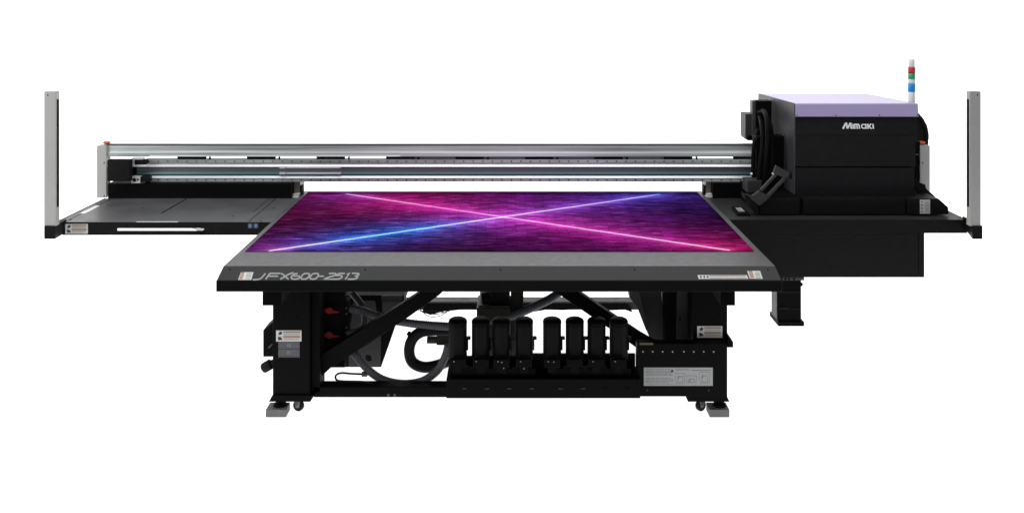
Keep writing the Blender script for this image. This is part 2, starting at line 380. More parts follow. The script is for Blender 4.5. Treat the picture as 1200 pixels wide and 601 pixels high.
hose([(409,407,4.86),(419,418,4.82),(433,434,4.80),(450,445,4.79),(472,449.5,4.79),(495,446.5,4.79),(513,434,4.8),(522,418,4.8),(526,404,4.8)], 4.8, label='grey hose sagging onto the bottom beam')
hose([(572,376,5.0),(600,370,5.0),(620,362,5.0),(645,350,5.02),(662,338,5.05)], 5.0, ribbed=False, mat='hoselight', label='blue grey smooth hose')
hose([(531,386.5,4.9),(512,386.5,4.88),(495,388.5,4.86),(484,397,4.85),(480,411,4.85),(484,424,4.86),(497,430,4.87),(514,427.5,4.88),(532,420,4.9)], 6.3, ribbed=False, mat='rubber', label='thick black hose bent back on itself')
mb = MB(); mb.cyl(pp(477,391.3,4.85), pp(488,391.3,4.85), .005, n=10); mb.cyl(pp(480,388.6,4.85), pp(480,394,4.85), .009, n=10); mb.build('drain_tap', 'deep', P, bevel=0)
mb = MB(); mb.front(512, 391, 545, 404.5, 4.93, .08); mb.cyl(pp(501,398,4.96), pp(513,398,4.96), .02, n=16, m=1); mb.build('pump_fitting', ['olive', 'darkgrey'], P, bevel=.003)
PZ = 4.98
mb = MB(); mb.front(574, 330, 597.5, 364, PZ+.04, .2); mb.front(559, 361, 599, 420, PZ, .22); mb.front(599, 332, 614, 425, PZ+.03, .18)
mb.cyl(pp(566,354,PZ+.1), pp(578,352,PZ+.1), .058, n=24); mb.front(561, 358, 598, 360.5, PZ-.015, .25)
for x_ in (564, 572, 582, 590): mb.cyl(pp(x_,359.4,PZ-.016), pp(x_,359.4,PZ-.024), .007, n=8)
pump = mb.build('vacuum_pump', 'olive', P, bevel=.004)
for w in ([(488,362),(498,366),(512,368),(528,364)], [(492,362),(503,370.5),(516,370),(527,363.5)], [(495,365),(510,364.5),(522,366)]):
    hose([(a, b, 5.2) for a, b in w], .45, ribbed=False, mat='rubber', name='thin_cable')
# side box and knob beside left leg
mb = MB(); mb.shape([(322,375.5),(308.8,387),(308.8,418),(322,418)], 4.72, .12); sb_ = mb.build('side_box', 'frame', P, bevel=.003)
mb = MB(); mb.shape([(314,407),(319,402.6),(320,403.6),(316,408.4)], 4.715, .006); mb.build('latch', 'midgrey', sb_, bevel=.001)
mb = MB(); mb.tube([pp(325,423,4.75), pp(318.5,426,4.75), pp(318.2,426.1,4.75), pp(310,431,4.75), pp(308.5,432,4.75)], [.018,.018,.027,.027,.022], 20); mb.build('round_connector', 'rubber', P, bevel=.002)
# --- right ducts, duct panel, electrical box
mb = MB(); Z = 4.9
mb.shape([(744,330),(774,330),(778,372),(778,404),(765,404),(757,384)], Z, .2); mb.build('air_duct', 'darkgrey', P)
mb = MB(); mb.shape([(738,330),(750,343),(757,372),(758,388),(748,362),(738,348)], Z-.03, .06); mb.build('duct_edge', 'midgrey', P)
mb = MB(); mb.front(780, 330, 794, 405, 4.84, .1); mb.build('cable_channel', 'frame', P)
mb = MB(); mb.front(794, 330, 811, 404, 4.80, .03, 0); mb.cyl(pp(797.5,373.5,4.799), pp(797.5,373.5,4.797), .006, n=12, m=1); mb.build('grey_panel', ['darkgrey', 'hole'], P)
EZ = 4.60
mb = MB(); mb.shape([(747,402.5),(747,464.5),(852.5,464.5),(852.5,402.5)], EZ, .057); eb = mb.build('electrical_box', 'frame', P, bevel=.003)
mb = MB(); mb.shape([(852.8,391.5),(857.5,397),(859.8,401),(859.8,407),(853.1,407),(853.1,400)], EZ+.03, .1); mb.build('side_hood', 'frame', eb)
mb = MB(); mb.front(750, 401.6, 766, 404, EZ-.001, .002); mb.build('yellow_tag', 'yellow', eb, bevel=0)
for x_ in (754, 765.5, 777, 788.7, 802, 813.6, 825.2, 836.8):
    mb = MB(); mb.cyl(pp(x_,412,EZ+.001), pp(x_,412,EZ-.0025), .0042, n=14); mb.build('screw', 'screw', eb, bevel=0)
for x_ in (759.3, 831): 
    mb = MB(); mb.cyl(pp(x_,457,EZ+.001), pp(x_,457,EZ-.002), .004, n=12); mb.build('screw', 'midgrey', eb, bevel=0)
mb = MB(); mb.front(755, 430.5, 835.8, 451.8, EZ-.0008, .001, 0); e = EZ-.0013
for i in range(11):
    if i == 5: continue
    y_ = 432.4+i*1.7
    x_ = 757; end = 789-random.random()*8*(i % 3 == 0)
    while x_ < end:
        l = random.uniform(2, 7); mb.front(x_, y_, min(end, x_+l), y_+.62, e, .0006, 1); x_ += l+.7
mb.front(787, 433, 789.4, 436, e, .0006, 2)
for (a, b, c, d) in ((792,437,803,450), (805,440,817,449.6), (820,436,832,449.6)):
    # small framed drawings
    mb.front(a, b, c, b+.35, e, .0006, 1); mb.front(a, d-.35, c, d, e, .0006, 1); mb.front(a, b+.4, a+.35, d-.4, e, .0006, 1); mb.front(c-.35, b+.4, c, d-.4, e, .0006, 1)
    ribbon(mb, [(a+2,d-2),(a+4,b+3),(a+6,b+4.5),(a+8.5,b+3.4),(c-2,d-2.4)], .55, lambda u, v, hh: (X(u,EZ), e-hh, H(v,EZ)), .0002, 1, closed=True)
    mb.front(a+3, b+5, a+4.2, b+6.2, e-.0002, .0006, 2)
mb.front(792, 432.6, 808, 433.4, e, .0006, 1); mb.front(811, 433.4, 833, 434.1, e, .0006, 1)
tag(mb.build('instruction_label', ['labelgrey', 'inkgrey', 'ink'], eb, bevel=0), 'wide silver instruction label with print and small drawings')
# --- ink rack
IZ = 4.55
mb = MB(); mb.front(523.5, 444, 751, 466.6, IZ, .16); rack = mb.build('ink_rack', 'frame', P, bevel=.003)
mb = MB(); mb.front(531, 418, 631, 444, IZ+.12, .02); mb.front(637, 415, 745, 444, IZ+.12, .02); mb.front(621, 415, 641, 444, IZ+.115, .02)
mb.build('rack_back_plate', 'deep', rack)
mb = MB(); mb.front(528, 432, 628, 440, IZ+.03, .06); mb.front(645, 432, 740, 440, IZ+.03, .06)
for x0_ in (528, 645):
    for i in range(8): mb.front(x0_+4+i*11.4, 430.6, x0_+10+i*11.4, 433, IZ+.024, .03)
mb.build('bottle_holder', 'deep', rack)
for x_ in (537, 564, 588, 614.5, 647.5, 674, 699.5, 725.5):
    mb = MB(); mb.front(x_-9.6, 421, x_+9.6, 431, IZ-.012, .02); mb.front(x_-5, 430, x_+5, 437, IZ-.004, .02); mb.build('bottle_socket', 'deep', rack, bevel=.002)
for x_ in (544.7, 571.2, 597.2, 623.7, 657.5, 683.8, 709.5, 736):
    mb = MB(); mb.front(x_-2.6, 454.6, x_+2.6, 455.9, IZ-.004, .005); mb.build('latch_tab', 'darkgrey' if x_ < 700 else 'frame', rack, bevel=.001)
for x_, y_ in ((532.5,422.8),(558.5,422.7),(584,422.8),(588.5,423.6),(610.5,422.8),(590.7,430.6),(614.5,431),(643,422.8),(695.5,422.8),(721.5,422.8),(649.5,423.3)):
    mb = MB(); mb.cyl(pp(x_,y_+.8,IZ-.01), pp(x_,y_+.8,IZ-.017), .0028, n=8)
    mb.build('fitting', 'steel', rack, bevel=0)
# --- side trays (thin metal tops with a folded front edge)
def tray_top(mb, x0, x1, ya, yb, z1, t, slots, m=0):
    # plate cut into cells round its rectangular slots
    xs = sorted({x0, x1}|{s[0] for s in slots}|{s[1] for s in slots}); ys = sorted({ya, yb}|{s[2] for s in slots}|{s[3] for s in slots})
    idx = {}
    def vid(i, j, k):
        if (i,j,k) not in idx: idx[(i,j,k)] = len(mb.v); mb.v.append(Vector((xs[i], ys[j], z1-(t if k else 0))))
        return idx[(i,j,k)]
    def solid(i, j):
        if i < 0 or j < 0 or i >= len(xs)-1 or j >= len(ys)-1: return False
        cx_, cy_ = (xs[i]+xs[i+1])/2, (ys[j]+ys[j+1])/2
        return not any(s[0] < cx_ < s[1] and s[2] < cy_ < s[3] for s in slots)
    def add(f): mb.f.append(f); mb.m.append(m); mb.sm.append(False)
    for i in range(len(xs)-1):
        for j in range(len(ys)-1):
            if not solid(i, j): continue
            add((vid(i,j,0), vid(i+1,j,0), vid(i+1,j+1,0), vid(i,j+1,0))); add((vid(i,j+1,1), vid(i+1,j+1,1), vid(i+1,j,1), vid(i,j,1)))
            if not solid(i,j-1): add((vid(i,j,1), vid(i+1,j,1), vid(i+1,j,0), vid(i,j,0)))
            if not solid(i,j+1): add((vid(i,j+1,0), vid(i+1,j+1,0), vid(i+1,j+1,1), vid(i,j+1,1)))
            if not solid(i-1,j): add((vid(i,j,0), vid(i,j+1,0), vid(i,j+1,1), vid(i,j,1)))
            if not solid(i+1,j): add((vid(i+1,j,1), vid(i+1,j+1,1), vid(i+1,j+1,0), vid(i+1,j,0)))
TZ = 4.957
tx0 = -2.545
mb = MB(); tray_top(mb, tx0, -1.345, TZ+.004, 5.56, BZ-.003, .002, [])
trayL = mb.build('side_tray', 'traytop', P, bevel=0); tag(trayL, 'left side tray with white slots')
mb = MB(); mb.hexa([(-2.512,5.165,BZ-.0028),(-2.476,5.165,BZ-.0028),(-2.482,5.36,BZ-.0028),(-2.506,5.36,BZ-.0028),(-2.512,5.165,BZ-.0014),(-2.476,5.165,BZ-.0014),(-2.482,5.36,BZ-.0014),(-2.506,5.36,BZ-.0014)])
mb.build('white_strip', 'logo', trayL, bevel=0)
mb = MB()
zt0, zt1 = H(275.5,TZ), BZ-.001
sx0, sx1, sz0, sz1 = X(138,TZ), X(232,TZ), H(270.4,TZ), H(267.6,TZ)
mb.box(X(73.5,TZ), sx0, TZ, TZ+.003, zt0, zt1); mb.box(sx1, -1.345, TZ, TZ+.003, zt0, zt1)
mb.box(sx0, sx1, TZ, TZ+.003, zt0, sz0); mb.box(sx0, sx1, TZ, TZ+.003, sz1, zt1)
mb.build('front_edge', 'black', trayL, bevel=0)
mb = MB(); mb.box(tx0, tx0+.003, TZ+.02, 5.56, zt0, BZ-.001); mb.build('side_edge', 'black', trayL, bevel=0)
mb = MB(); mb.shape([(226,268),(233,267.2),(240,268.4),(238,270.6),(231,270.2)], TZ-.006, .009, 0); mb.build('latch', 'bright', trayL, bevel=.001)
mb = MB(); mb.shape([(232,270.6),(238,270.8),(240.5,272),(237,275.4),(233,272.5)], TZ-.008, .009, 0); mb.build('latch_lever', 'deep', trayL, bevel=.001)
mb = MB(); mb.box(X(160,TZ), X(209,TZ), TZ-.0008, TZ+.012, BZ-.0008, BZ+.0004); mb.build('edge_reflection', 'white', trayL, bevel=0)  # thin white bar standing in for a reflection along the tray edge
warn(77, 262.5, 103.4, 274, TZ, trayL, label='white warning label with orange stripes at the tray corner')
for x_, mm in ((293.6, 0), (300.4, 1)):
    mb = MB(); mb.front(x_-2.7, 261.6, x_+2.7, 267.6, TZ-.0008, .001, 0); mb.front(x_-1.4, 263, x_+1.2, 266.5, TZ-.0012, .0006, 1)
    mb.build('blue_sticker', ['blue', 'bluelight'], trayL, bevel=0)
mb = MB(); A = (X(189.5,5.17), 5.175); Bq = (X(219,5.55), 5.55)
mb.hexa([(A[0]-.004,A[1],BZ-.004),(A[0]+.004,A[1],BZ-.004),(Bq[0]+.004,Bq[1],BZ-.004),(Bq[0]-.004,Bq[1],BZ-.004),(A[0]-.004,A[1],BZ-.0015),(A[0]+.004,A[1],BZ-.0015),(Bq[0]+.004,Bq[1],BZ-.0015),(Bq[0]-.004,Bq[1],BZ-.0015)])
mb.build('groove', 'hole', trayL, bevel=0)
for a_, b_, c_ in ((-1.475,-1.471,TZ+.02),(-1.515,-1.5125,5.2),(tx0+.045,tx0+.0475,TZ+.01)):
    mb = MB(); mb.box(a_, b_, c_, 5.55, BZ-.004, BZ-.002); mb.build('panel_seam', 'hole', trayL, bevel=0)
for x_, y_ in ((-1.47+.06,5.0),(-1.6,5.1),(-2.52,5.02),(-2.49,5.02),(-2.52,5.2),(-2.53,5.42),(-2.5,5.42),(-2.2,5.3),(-1.42,5.3)):
    mb = MB(); mb.cyl((x_,y_,BZ-.0035), (x_,y_,BZ-.0012), .005, n=12); mb.build('screw', 'hole', trayL, bevel=0)
mb = MB(); mb.box(X(126.5,5.56), X(341.5,5.56), 5.565, 5.9, .90, H(213,GZ)-.001); mb.build('gantry_base', 'deep', P)
# right tray
UZ = 5.03; tr1 = 2.575; uz = BZ-.006
mb = MB(); tray_top(mb, bx1+.006, tr1, UZ+.004, 5.62, uz, .002, []); trayR = mb.build('side_tray', 'fascia', P, bevel=0); tag(trayR, 'right side tray below the print head')  # darker colour than the left tray, painting in the head's shadow
mb = MB(); mb.front(857, 257.5, 1134, 273.3, UZ, .003); mb.build('front_edge', 'black', trayR, bevel=.001)
mb = MB(); mb.front(857.5, 273.6, 1077, 325, UZ+.001, .45); cab = mb.build('side_cabinet', 'black', P, bevel=.002)
mb = MB(); mb.front(1077.4, 258.2, 1083.8, 325, UZ-.002, .45); mb.build('cabinet_end', 'black', cab, bevel=.002)
for x_ in (1128, 1131.5): 
    mb = MB(); mb.cyl((X(x_,5.08),5.1,uz-.001), (X(x_,5.08),5.1,uz+.0015), .005, n=12); mb.build('screw', 'hole', trayR, bevel=0)
mb = MB(); mb.box(X(836,5.58), X(884,5.58), 5.58, 5.9, .90, H(213,GZ)-.001); mb.build('gantry_base', 'deep', P)
# bracket hanging below the right cabinet
Z = 5.12
mb = MB(); mb.front(912, 325, 939.5, 377, Z, .12); hb = mb.build('hanging_bracket', 'deep', P, bevel=.004)
mb = MB(); mb.front(917, 325.2, 943, 328.6, Z-.006, .1); mb.build('mounting_plate', 'midgrey', hb)
for x_ in (921, 925, 931):
    mb = MB(); mb.cyl(pp(x_,327,Z-.0055), pp(x_,327,Z-.009), .006, n=10); mb.build('bolt', 'deep', hb, bevel=0)
mb = MB(); mb.box(X(911.6,Z)-.003, X(911.6,Z), Z+.004, Z+.11, H(375,Z), H(332,Z)); mb.build('side_plate', 'midgrey', hb, bevel=.001)
mb = MB(); mb.front(912.5, 377, 943, 382.2, Z-.01, .17); mb.build('foot_flange', 'deep', hb, bevel=.002)
for q in ((913.5, 341, 938.6, 343.2), (913.5, 360, 926, 362.5), (928.5, 361, 938, 362.4)):
    mb = MB(); mb.front(*q, Z-.004, .006); mb.build('clamp_strip', 'black', hb)
mb = MB(); mb.cyl(pp(939,333,Z+.01), pp(939,333,Z-.006), .012, n=12); mb.build('clamp_knob', 'black', hb)
# --- corner posts
def post(xa, xb, inner):
    Z = 4.85; t = MB(); x0, x1 = X(xa,Z), X(xb,Z); zt_, zb = 1.667, H(265,Z)
    t.box(x0, x1, Z, Z+.038, zb, zt_); p = t.build('sensor_post', 'post', P, bevel=.003)
    s = MB(); e = x1 if inner > 0 else x0
    s.box(min(e, e+inner*.0015), max(e, e+inner*.0015), Z+.008, Z+.028, H(243,Z), H(117,Z)); s.build('light_curtain_strip', 'hole', p, bevel=0)
    q = MB(); q.cyl(((x0+x1)/2+inner*-.012,Z-.0005,zt_-.02), ((x0+x1)/2+inner*-.012,Z+.002,zt_-.02), .004, n=12) 
    q.build('screw', 'hole', p, bevel=0)
    return p
pl = post(52, 66.2, 1); pr = post(1137, 1150, -1)
for p, pts in ((pl, [(52,264.6),(52,280.3),(64.5,280.3),(72.5,275.6),(77,275.6),(77,262.5),(71,262.5)]), (pr, [(1152,264.5),(1152,280),(1140,280),(1133,275.6),(1129,275),(1129,261.5),(1136,261.5)])):
    mb = MB(); Z = 4.845; T = [(X(x,Z), H(y,Z)) for x, y in pts]
    # a cap in front, its chamfer running back to the tray
    if p is pl: xo, xi, xt = X(52,Z), X(65,Z), X(75.5,TZ)
    else: xo, xi, xt = X(1152,Z), X(1140,Z), X(1132.5,UZ)
    yb_ = (TZ if p is pl else UZ)+.03
    z0c, z1c = H(280.2,Z), H(264.8,Z)
    ring = [(xo,Z), (xi,Z), (xt,yb_-.028), (xt,yb_), (xo,yb_)]
    if p is pr: ring = ring[::-1]
    mb.extr([(a,b,z0c) for a,b in ring], [(a,b,z1c) for a,b in ring])
    mb.build('post_cap', 'black', p, bevel=.003)
for xa, xb, s in ((113.8, 125, -1), (1079.3, 1090.3, 1)):
    Z = 5.6; mb = MB(); mb.front(xa, 171, xb, 232, Z, .06); p = mb.build('end_post', 'post', P, bevel=.002)
    mb = MB(); xx = X((xa+xb)/2+(3.6 if s < 0 else -1.8),Z); zc = H(171,Z)
    mb.cyl((xx,Z+.03,zc), (xx,Z+.03,zc+.010), .014, n=20, m=1); mb.tube([(xx,Z+.03,zc+.010),(xx,Z+.03,zc+.013),(xx,Z+.03,zc+.020),(xx,Z+.03,zc+.024)], [.018,.023,.022,.014], 24)
    mb.build('emergency_button', ['eorange', 'post'], p, bevel=0)
    for y_ in (191, 229.5):
        mb = MB(); x_ = xb-2.4 if s < 0 else xa+2.2; mb.cyl(pp(x_,y_,Z+.001), pp(x_,y_,Z-.0015), .0045, n=10); mb.build('screw', 'hole', p, bevel=0)
# --- gantry
GZ = 5.62; gx0, gx1 = X(126,GZ), X(900,GZ)
h = lambda y: H(y, GZ)
mb = MB(); mb.prof([(GZ+.30,1.205),(GZ+.29,1.209),(GZ+.03,1.209),(GZ+.03,h(168.8)),(GZ+.004,h(168.8)),(GZ+.0005,h(171)),(GZ,h(171.4)),(GZ,h(177)),(GZ-.006,h(179.5)),(GZ-.006,h(183.4)),(GZ+.004,h(184)),(GZ+.30,h(184))], gx0, gx1)
gan = mb.build('gantry', 'silver', P, bevel=.0015)
mb = MB(); mb.prof([(GZ-.0015,h(168.9)),(GZ-.0015,h(171)),(GZ+.003,h(171)),(GZ+.003,h(168.9))], gx0, gx1); mb.build('top_strip', 'topstrip', gan, bevel=0)
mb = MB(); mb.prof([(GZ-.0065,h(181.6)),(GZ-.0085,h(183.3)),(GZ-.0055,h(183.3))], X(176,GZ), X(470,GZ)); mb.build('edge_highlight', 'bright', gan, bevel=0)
def bar(name, ya, yb, y_front, mat, slant=0, depth=.05, a=gx0, b=gx1):
    mb = MB(); mb.prof([(y_front+slant,h(ya)),(y_front,h(yb)),(GZ+depth,h(yb)),(GZ+depth,h(ya))], a, b)
    return mb.build(name, mat, gan, bevel=.0008)
r1 = bar('guide_rail', 187.2, 191, GZ-.004, 'rail', a=X(170,GZ))
bar('extrusion_edge', 191.05, 195.2, GZ-.012, 'bright', slant=.022)
bar('extrusion_recess', 195.25, 201.4, GZ+.012, 'recess')
bar('drive_belt', 201.45, 204.2, GZ-.002, 'teal', slant=.006)
bar('belt_edge', 204.25, 206.2, GZ+.002, 'tealdark')
bar('extrusion_edge', 206.25, 208.6, GZ-.008, 'bright', slant=.01)
r2 = bar('guide_rail', 208.65, 213, GZ-.004, 'rail', a=X(170,GZ))
for r_, yy in ((r1, 189.2), (r2, 211)):
    mb = MB(); x_ = 175.0
    while x_ < 872:
        mb.cyl(pp(x_,yy,GZ-.0035), pp(x_,yy,GZ-.005), .0045, n=10); x_ += 11.18
    mb.build('rail_screws', 'hole', r_, bevel=0)
for i in range(9):
    x_ = 208.3+81.5*i
    if x_ > 870: break
    mb = MB(); mb.front(x_, 184.05, min(x_+33, 886), 186.6, GZ+.004, .02); mb.cyl(pp(x_+38,185.6,GZ+.02), pp(x_+38,185.6,GZ+.003), .007, n=12)
    mb.front(x_+37.2, 184.02, x_+38.8, 187.1, GZ+.006, .01)
    mb.build('spacer', 'hole', gan, bevel=0)
mb = MB(); mb.front(484, 184.02, 812, 187.15, GZ+.03, .008); mb.build('gap_cover', 'recess', gan, bevel=0)
for yy in (196.5, 203.3):
    mb = MB(); mb.front(328, yy-1.3, 335, yy+1.2, GZ-.012, .012); mb.front(335.8, yy-.9, 400, yy+.9, GZ-.009, .012); mb.build('joint_plate', 'bright', gan, bevel=.0006)
mb = MB(); mb.front(320, 213.1, 326, 215, GZ-.002, .02); mb.build('cable_clip', 'bright', gan, bevel=.001)
# left drive housing and end fittings
mb = MB(); Z = 5.51; mb.front(126, 187.6, 152.5, 212.6, Z, .045); dh = mb.build('drive_housing', 'black', gan, bevel=.003)
mb = MB(); Z2 = 5.56
mb.front(155, 185.2, 168, 187.2, Z2, .03); mb.front(154, 187.2, 158, 195.4, Z2, .03); mb.front(152.7, 193.2, 172, 195.6, Z2-.004, .03)
mb.build('end_bracket', 'bright', gan, bevel=.001)
mb = MB(); mb.front(158.4, 187.4, 171.5, 193.0, Z2-.006, .04); mb.build('end_stop', 'black', gan, bevel=.002)
mb = MB(); mb.front(154.4, 206.8, 164.5, 214.8, Z2-.01, .03, 0); mb.cyl(pp(158,211,Z2-.009), pp(158,211,Z2-.014), .012, n=14, m=1); mb.cyl(pp(162,210.4,Z2-.009), pp(162,210.4,Z2-.014), .006, n=10, m=1)
mb.build('end_plate', ['bright', 'hole'], gan, bevel=.001)
mb = MB(); mb.front(165, 207.4, 175.5, 213.2, Z2-.004, .04); mb.build('end_stop', 'black', gan, bevel=.002)
mb = MB(); mb.front(152.6, 195.8, 157, 206.5, Z2, .05); mb.build('belt_pulley', 'deep', gan, bevel=.002)
# supports at the bed's back corners
for xa, xb in ((342.2, 352.2), (827.5, 837.5)):
    mb = MB(); Z = 5.64; mb.front(xa, 213.3, xb, 233, Z, .12); sp = mb.build('gantry_support', 'brown', P, bevel=.002)
    mb = MB(); d_ = 1 if xa < 600 else -1
    mb.shape([(xa+1,227.6),(xb-1,226.8),(xb-1,228.6),(xa+1,229)], Z-.03, .028); mb.shape([(xa+.2,230),(xb-2,229.6),(xb-2.5,231.8),(xa-.2,232)], Z-.04, .038); mb.build('clamp_block', 'white', sp, bevel=.001)
    mb = MB(); x_ = xb+.3 if d_ > 0 else xa-2; mb.front(x_, 218, x_+1.6, 230, Z-.004, .05); mb.build('side_strip', 'hole', sp, bevel=0)
# --- print head unit
HZ = 5.20; hx0, hx1 = X(931.5,HZ), X(1077,HZ); hb_, HB = 1.539, 5.965
mb = MB()
mb.front(933, 158.6, 1075.5, 166, HZ+.003, .74); mb.front(933, 166, 1072, 236, HZ+.03, .7)
head = mb.build('print_head_cover', 'panel', P, bevel=.002)
mb = MB(); mb.extr([(X(933,HZ),HZ+.016,H(137.3,HZ)),(X(1077,HZ),HZ+.016,H(137.3,HZ)),(X(1076,HZ),HZ,H(158.4,HZ)),(X(933,HZ),HZ,H(158.4,HZ))],
                  [(X(933,HZ),HZ+.05,H(137.3,HZ)),(X(1077,HZ),HZ+.05,H(137.3,HZ)),(X(1076,HZ),HZ+.05,H(158.4,HZ)),(X(933,HZ),HZ+.05,H(158.4,HZ))])
p1 = mb.build('upper_front_panel', 'panel', head, bevel=.0015)
mb = MB(); mb.front(933, 158.9, 1073.5, 195.2, HZ, .029); mb.build('middle_front_panel', 'panel', head, bevel=.002)
mb = MB(); mb.front(933.4, 197, 1071.5, 236, HZ-.004, .033); mb.build('lower_front_panel', 'panel', head, bevel=.002)
mb = MB(); z_f = H(122,HZ)
mb.prof([(HZ-.002,H(137,HZ)),(HZ+.006,z_f-.002),(HZ+.02,z_f+.002),(HB,hb_+.001),(HB,H(137,HZ))], X(932.6,HZ), hx1)
lid = mb.build('lid', 'lilac', head, bevel=.003)
for x_ in (934.6, 980, 1031, 1075.4):
    mb = MB(); mb.cyl(pp(x_,135.4,HZ), pp(x_,135.4,HZ-.0035), .0034, n=10); mb.build('screw', 'hole', lid, bevel=0)
# side panel (left), full height with the sloping edge
mb = MB(); xs_ = X(931.4,HZ)
ring = [(HZ+.001,H(236,HZ)),(HZ-.001,H(137,HZ)),(HZ+.006,z_f),(HZ+.02,z_f+.003),(HB,hb_+.002),(HB,H(236,HZ))]
mb.extr([(xs_,a,b) for a,b in ring], [(xs_+.006,a,b) for a,b in ring]); mb.build('side_panel', 'side', head, bevel=.001)
# logo lettering
def lm(u, v, hh):
    t = (158.4-v)/(158.4-137.3); Y = HZ+.016*t
    return Vector((X(u,HZ), Y-hh-.0003, H(v,HZ)))
def zl(x, y): return 975+x/20, 135+y/20
mb = MB()
for k, (st, w_) in enumerate([([(272,326),(352,190)],1.75), ([(362,184),(376,322)],1.55), ([(384,318),(452,192)],1.6), ([(462,184),(470,326)],1.5),
        ([(513,212),(513,326)],1.3), ([(554,326),(554,225),(640,225),(658,240),(660,326)],1.35), ([(607,230),(607,326)],1.3),
        ([(816,212),(816,326)],1.35), ([(862,212),(862,326)],1.35), ([(940,212),(886,266),(942,326)],1.35), ([(985,212),(985,326)],1.4)]):
    ribbon(mb, [zl(*p) for p in st], w_*1.12, lm, .0010+.00015*(k % 5))
ribbon(mb, [zl(766+50*math.copysign(abs(math.cos(a))**.8,math.cos(a)), 269+44*math.copysign(abs(math.sin(a))**.8,math.sin(a))) for a in [2*math.pi*i/18 for i in range(18)]], 1.3, lm, .0012, closed=True)
mb.build('logo_lettering', 'logo', p1, bevel=0)
# base skirt
SZ = 5.13
mb = MB(); mb.front(942, 232.5, 1062, 251.5, SZ, .5); base = mb.build('head_base', 'black', P, bevel=.003)
mb = MB(); mb.front(890.5, 231, 938, 251.5, SZ+.002, .45); mb.front(938.2, 233.5, 941.8, 251, SZ+.01, .3); mb.front(1062.2, 233.5, 1066, 251, SZ+.01, .3); mb.build('skirt', 'deep', base, bevel=.002)
mb = MB(); mb.front(891, 231.5, 937.6, 251.2, SZ, .0015); mb.build('skirt_plate', 'black', base, bevel=.001)
mb = MB(); mb.shape([(1063.5,233),(1100.5,233),(1111.8,243),(1112.6,251.3),(1064.5,251.3)], SZ-.01, .3); sr = mb.build('skirt_end', 'black', base, bevel=.003)
mb = MB(); Z = SZ-.0105; mb.front(1078.6, 234.2, 1090.4, 250.4, Z-.0006, .001, 0)
for i in range(4): mb.shape([(1079,237.4+i*3.8),(1081,235+i*3.8),(1083,237.4+i*3.8)], Z-.001, .0006, 1)
for i in range(8): mb.front(1084.2, 235.6+i*1.85, 1089.6, 236.3+i*1.85, Z-.001, .0006, 2)
mb.build('warning_label', ['white', 'orange', 'inkgrey'], sr, bevel=0)
mb = MB(); mb.shape([(1073,210),(1078,214),(1085,216.5),(1086,221),(1097,231),(1086,231.5),(1073,222)], 5.3, .02); mb.build('cable_arm', 'black', P, bevel=.002)
mb = MB(); mb.shape([(1074,224.5),(1081,225),(1089,230),(1074,230.5)], 5.35, .12); mb.build('arm_plate', 'midgrey', P, bevel=.002)
mb = MB(); mb.front(1071, 166, 1078.8, 231, 5.42, .3); mb.front(1073, 180.5, 1078, 182, 5.412, .01, 1); mb.build('head_rear_frame', ['deep', 'midgrey'], P, bevel=.002)
# cable chain, a stack of links round a bend
mb = MB(); cl = []
mb.shape([(1062,134),(1077.5,134),(1083,139.5),(1087,147),(1089,156),(1088.5,169.5),(1078,168.2),(1074,165.5),(1071,165),(1060,165)], 5.74, .12, 0)
ch = mb.build('cable_chain', 'black', P, bevel=.003)
link = [(a_-2.2, b_+.7, c_) for a_, b_, c_ in ((1078,133.4,-45),(1082.6,138.8,-52),(1086.2,145.4,-68),(1088.6,152.6,-80),(1089.4,160.2,-92),(1088.8,167.4,-95))]
for x_, y_, a in link:
    mb = MB(); a = math.radians(a); c, s = math.cos(a), math.sin(a); Z = 5.725
    mb.shape([(x_+u*c+v*s, y_-u*s+v*c) for u, v in ((-3.2,-2),(3.2,-2),(3.4,1.6),(-3.4,1.6))], Z, .15); mb.build('chain_link', 'black', ch, bevel=.003)
for x_, y_ in ((1082.6,149.5),(1084.2,157.5)):
    mb = MB(); mb.cyl(pp(x_,y_,5.739), pp(x_,y_,5.735), .008, n=12); mb.build('bolt', 'hole', ch, bevel=0)
# left cable housing of the head unit
mb = MB(); Z = 5.62; mb.front(886.5, 118.5, 905, 230, Z, .08); mb.build('carriage_frame', 'deep', P, bevel=.003)
mb = MB(); mb.front(882.2, 118.5, 886.3, 160, Z+.01, .06); mb.build('carriage_lit_face', 'side', P, bevel=.002)  # lighter plate standing in for the box's lit left face
mb = MB(); mb.shape([(874,133.8),(884.8,133.8),(884.8,163),(876,164.2),(874,162)], 5.66, .12); cj = mb.build('cable_junction', 'darkgrey', P, bevel=.003)
mb = MB(); mb.front(876.5, 159, 885, 165, 5.655, .1); mb.build('junction_plug', 'deep', cj, bevel=.004)
mb = MB(); mb.front(887, 160, 931, 231, 5.4, .1); mb.build('carriage_body', 'deep', P, bevel=.003)
def cable(pts, r, mat='rubber', ribbed=False, label=None):
    return hose([(a, b, c) for a, b, c in pts], r*.85, ribbed, 'frame', 'cable_bundle', label, .02)
cable([(890,132,5.6),(896,131,5.5),(899.5,142,5.38),(900,165,5.33),(898,190,5.3),(896,216,5.3)], 3.1)
cable([(891,137,5.55),(893.5,150,5.42),(894,170,5.36),(891,195,5.32),(889.5,216,5.3)], 2.9)
cable([(889,152,5.5),(884.5,168,5.42),(883,190,5.4),(884,216,5.38)], 2.8)
cable([(893,128,5.6),(903,145,5.4),(906,170,5.36),(905,200,5.33)], 2.4)
mb = MB(); mb.front(876.5, 212, 893.5, 226, 5.28, .12); mb.build('cable_socket', 'darkgrey', P, bevel=.003)
for x_, y_ in ((881,203.6),(906.4,203.4)):
    mb = MB(); mb.cyl(pp(x_,y_,5.3), pp(x_,y_,5.26), .007, n=10); mb.build('cable_pin', 'bright', P, bevel=0)
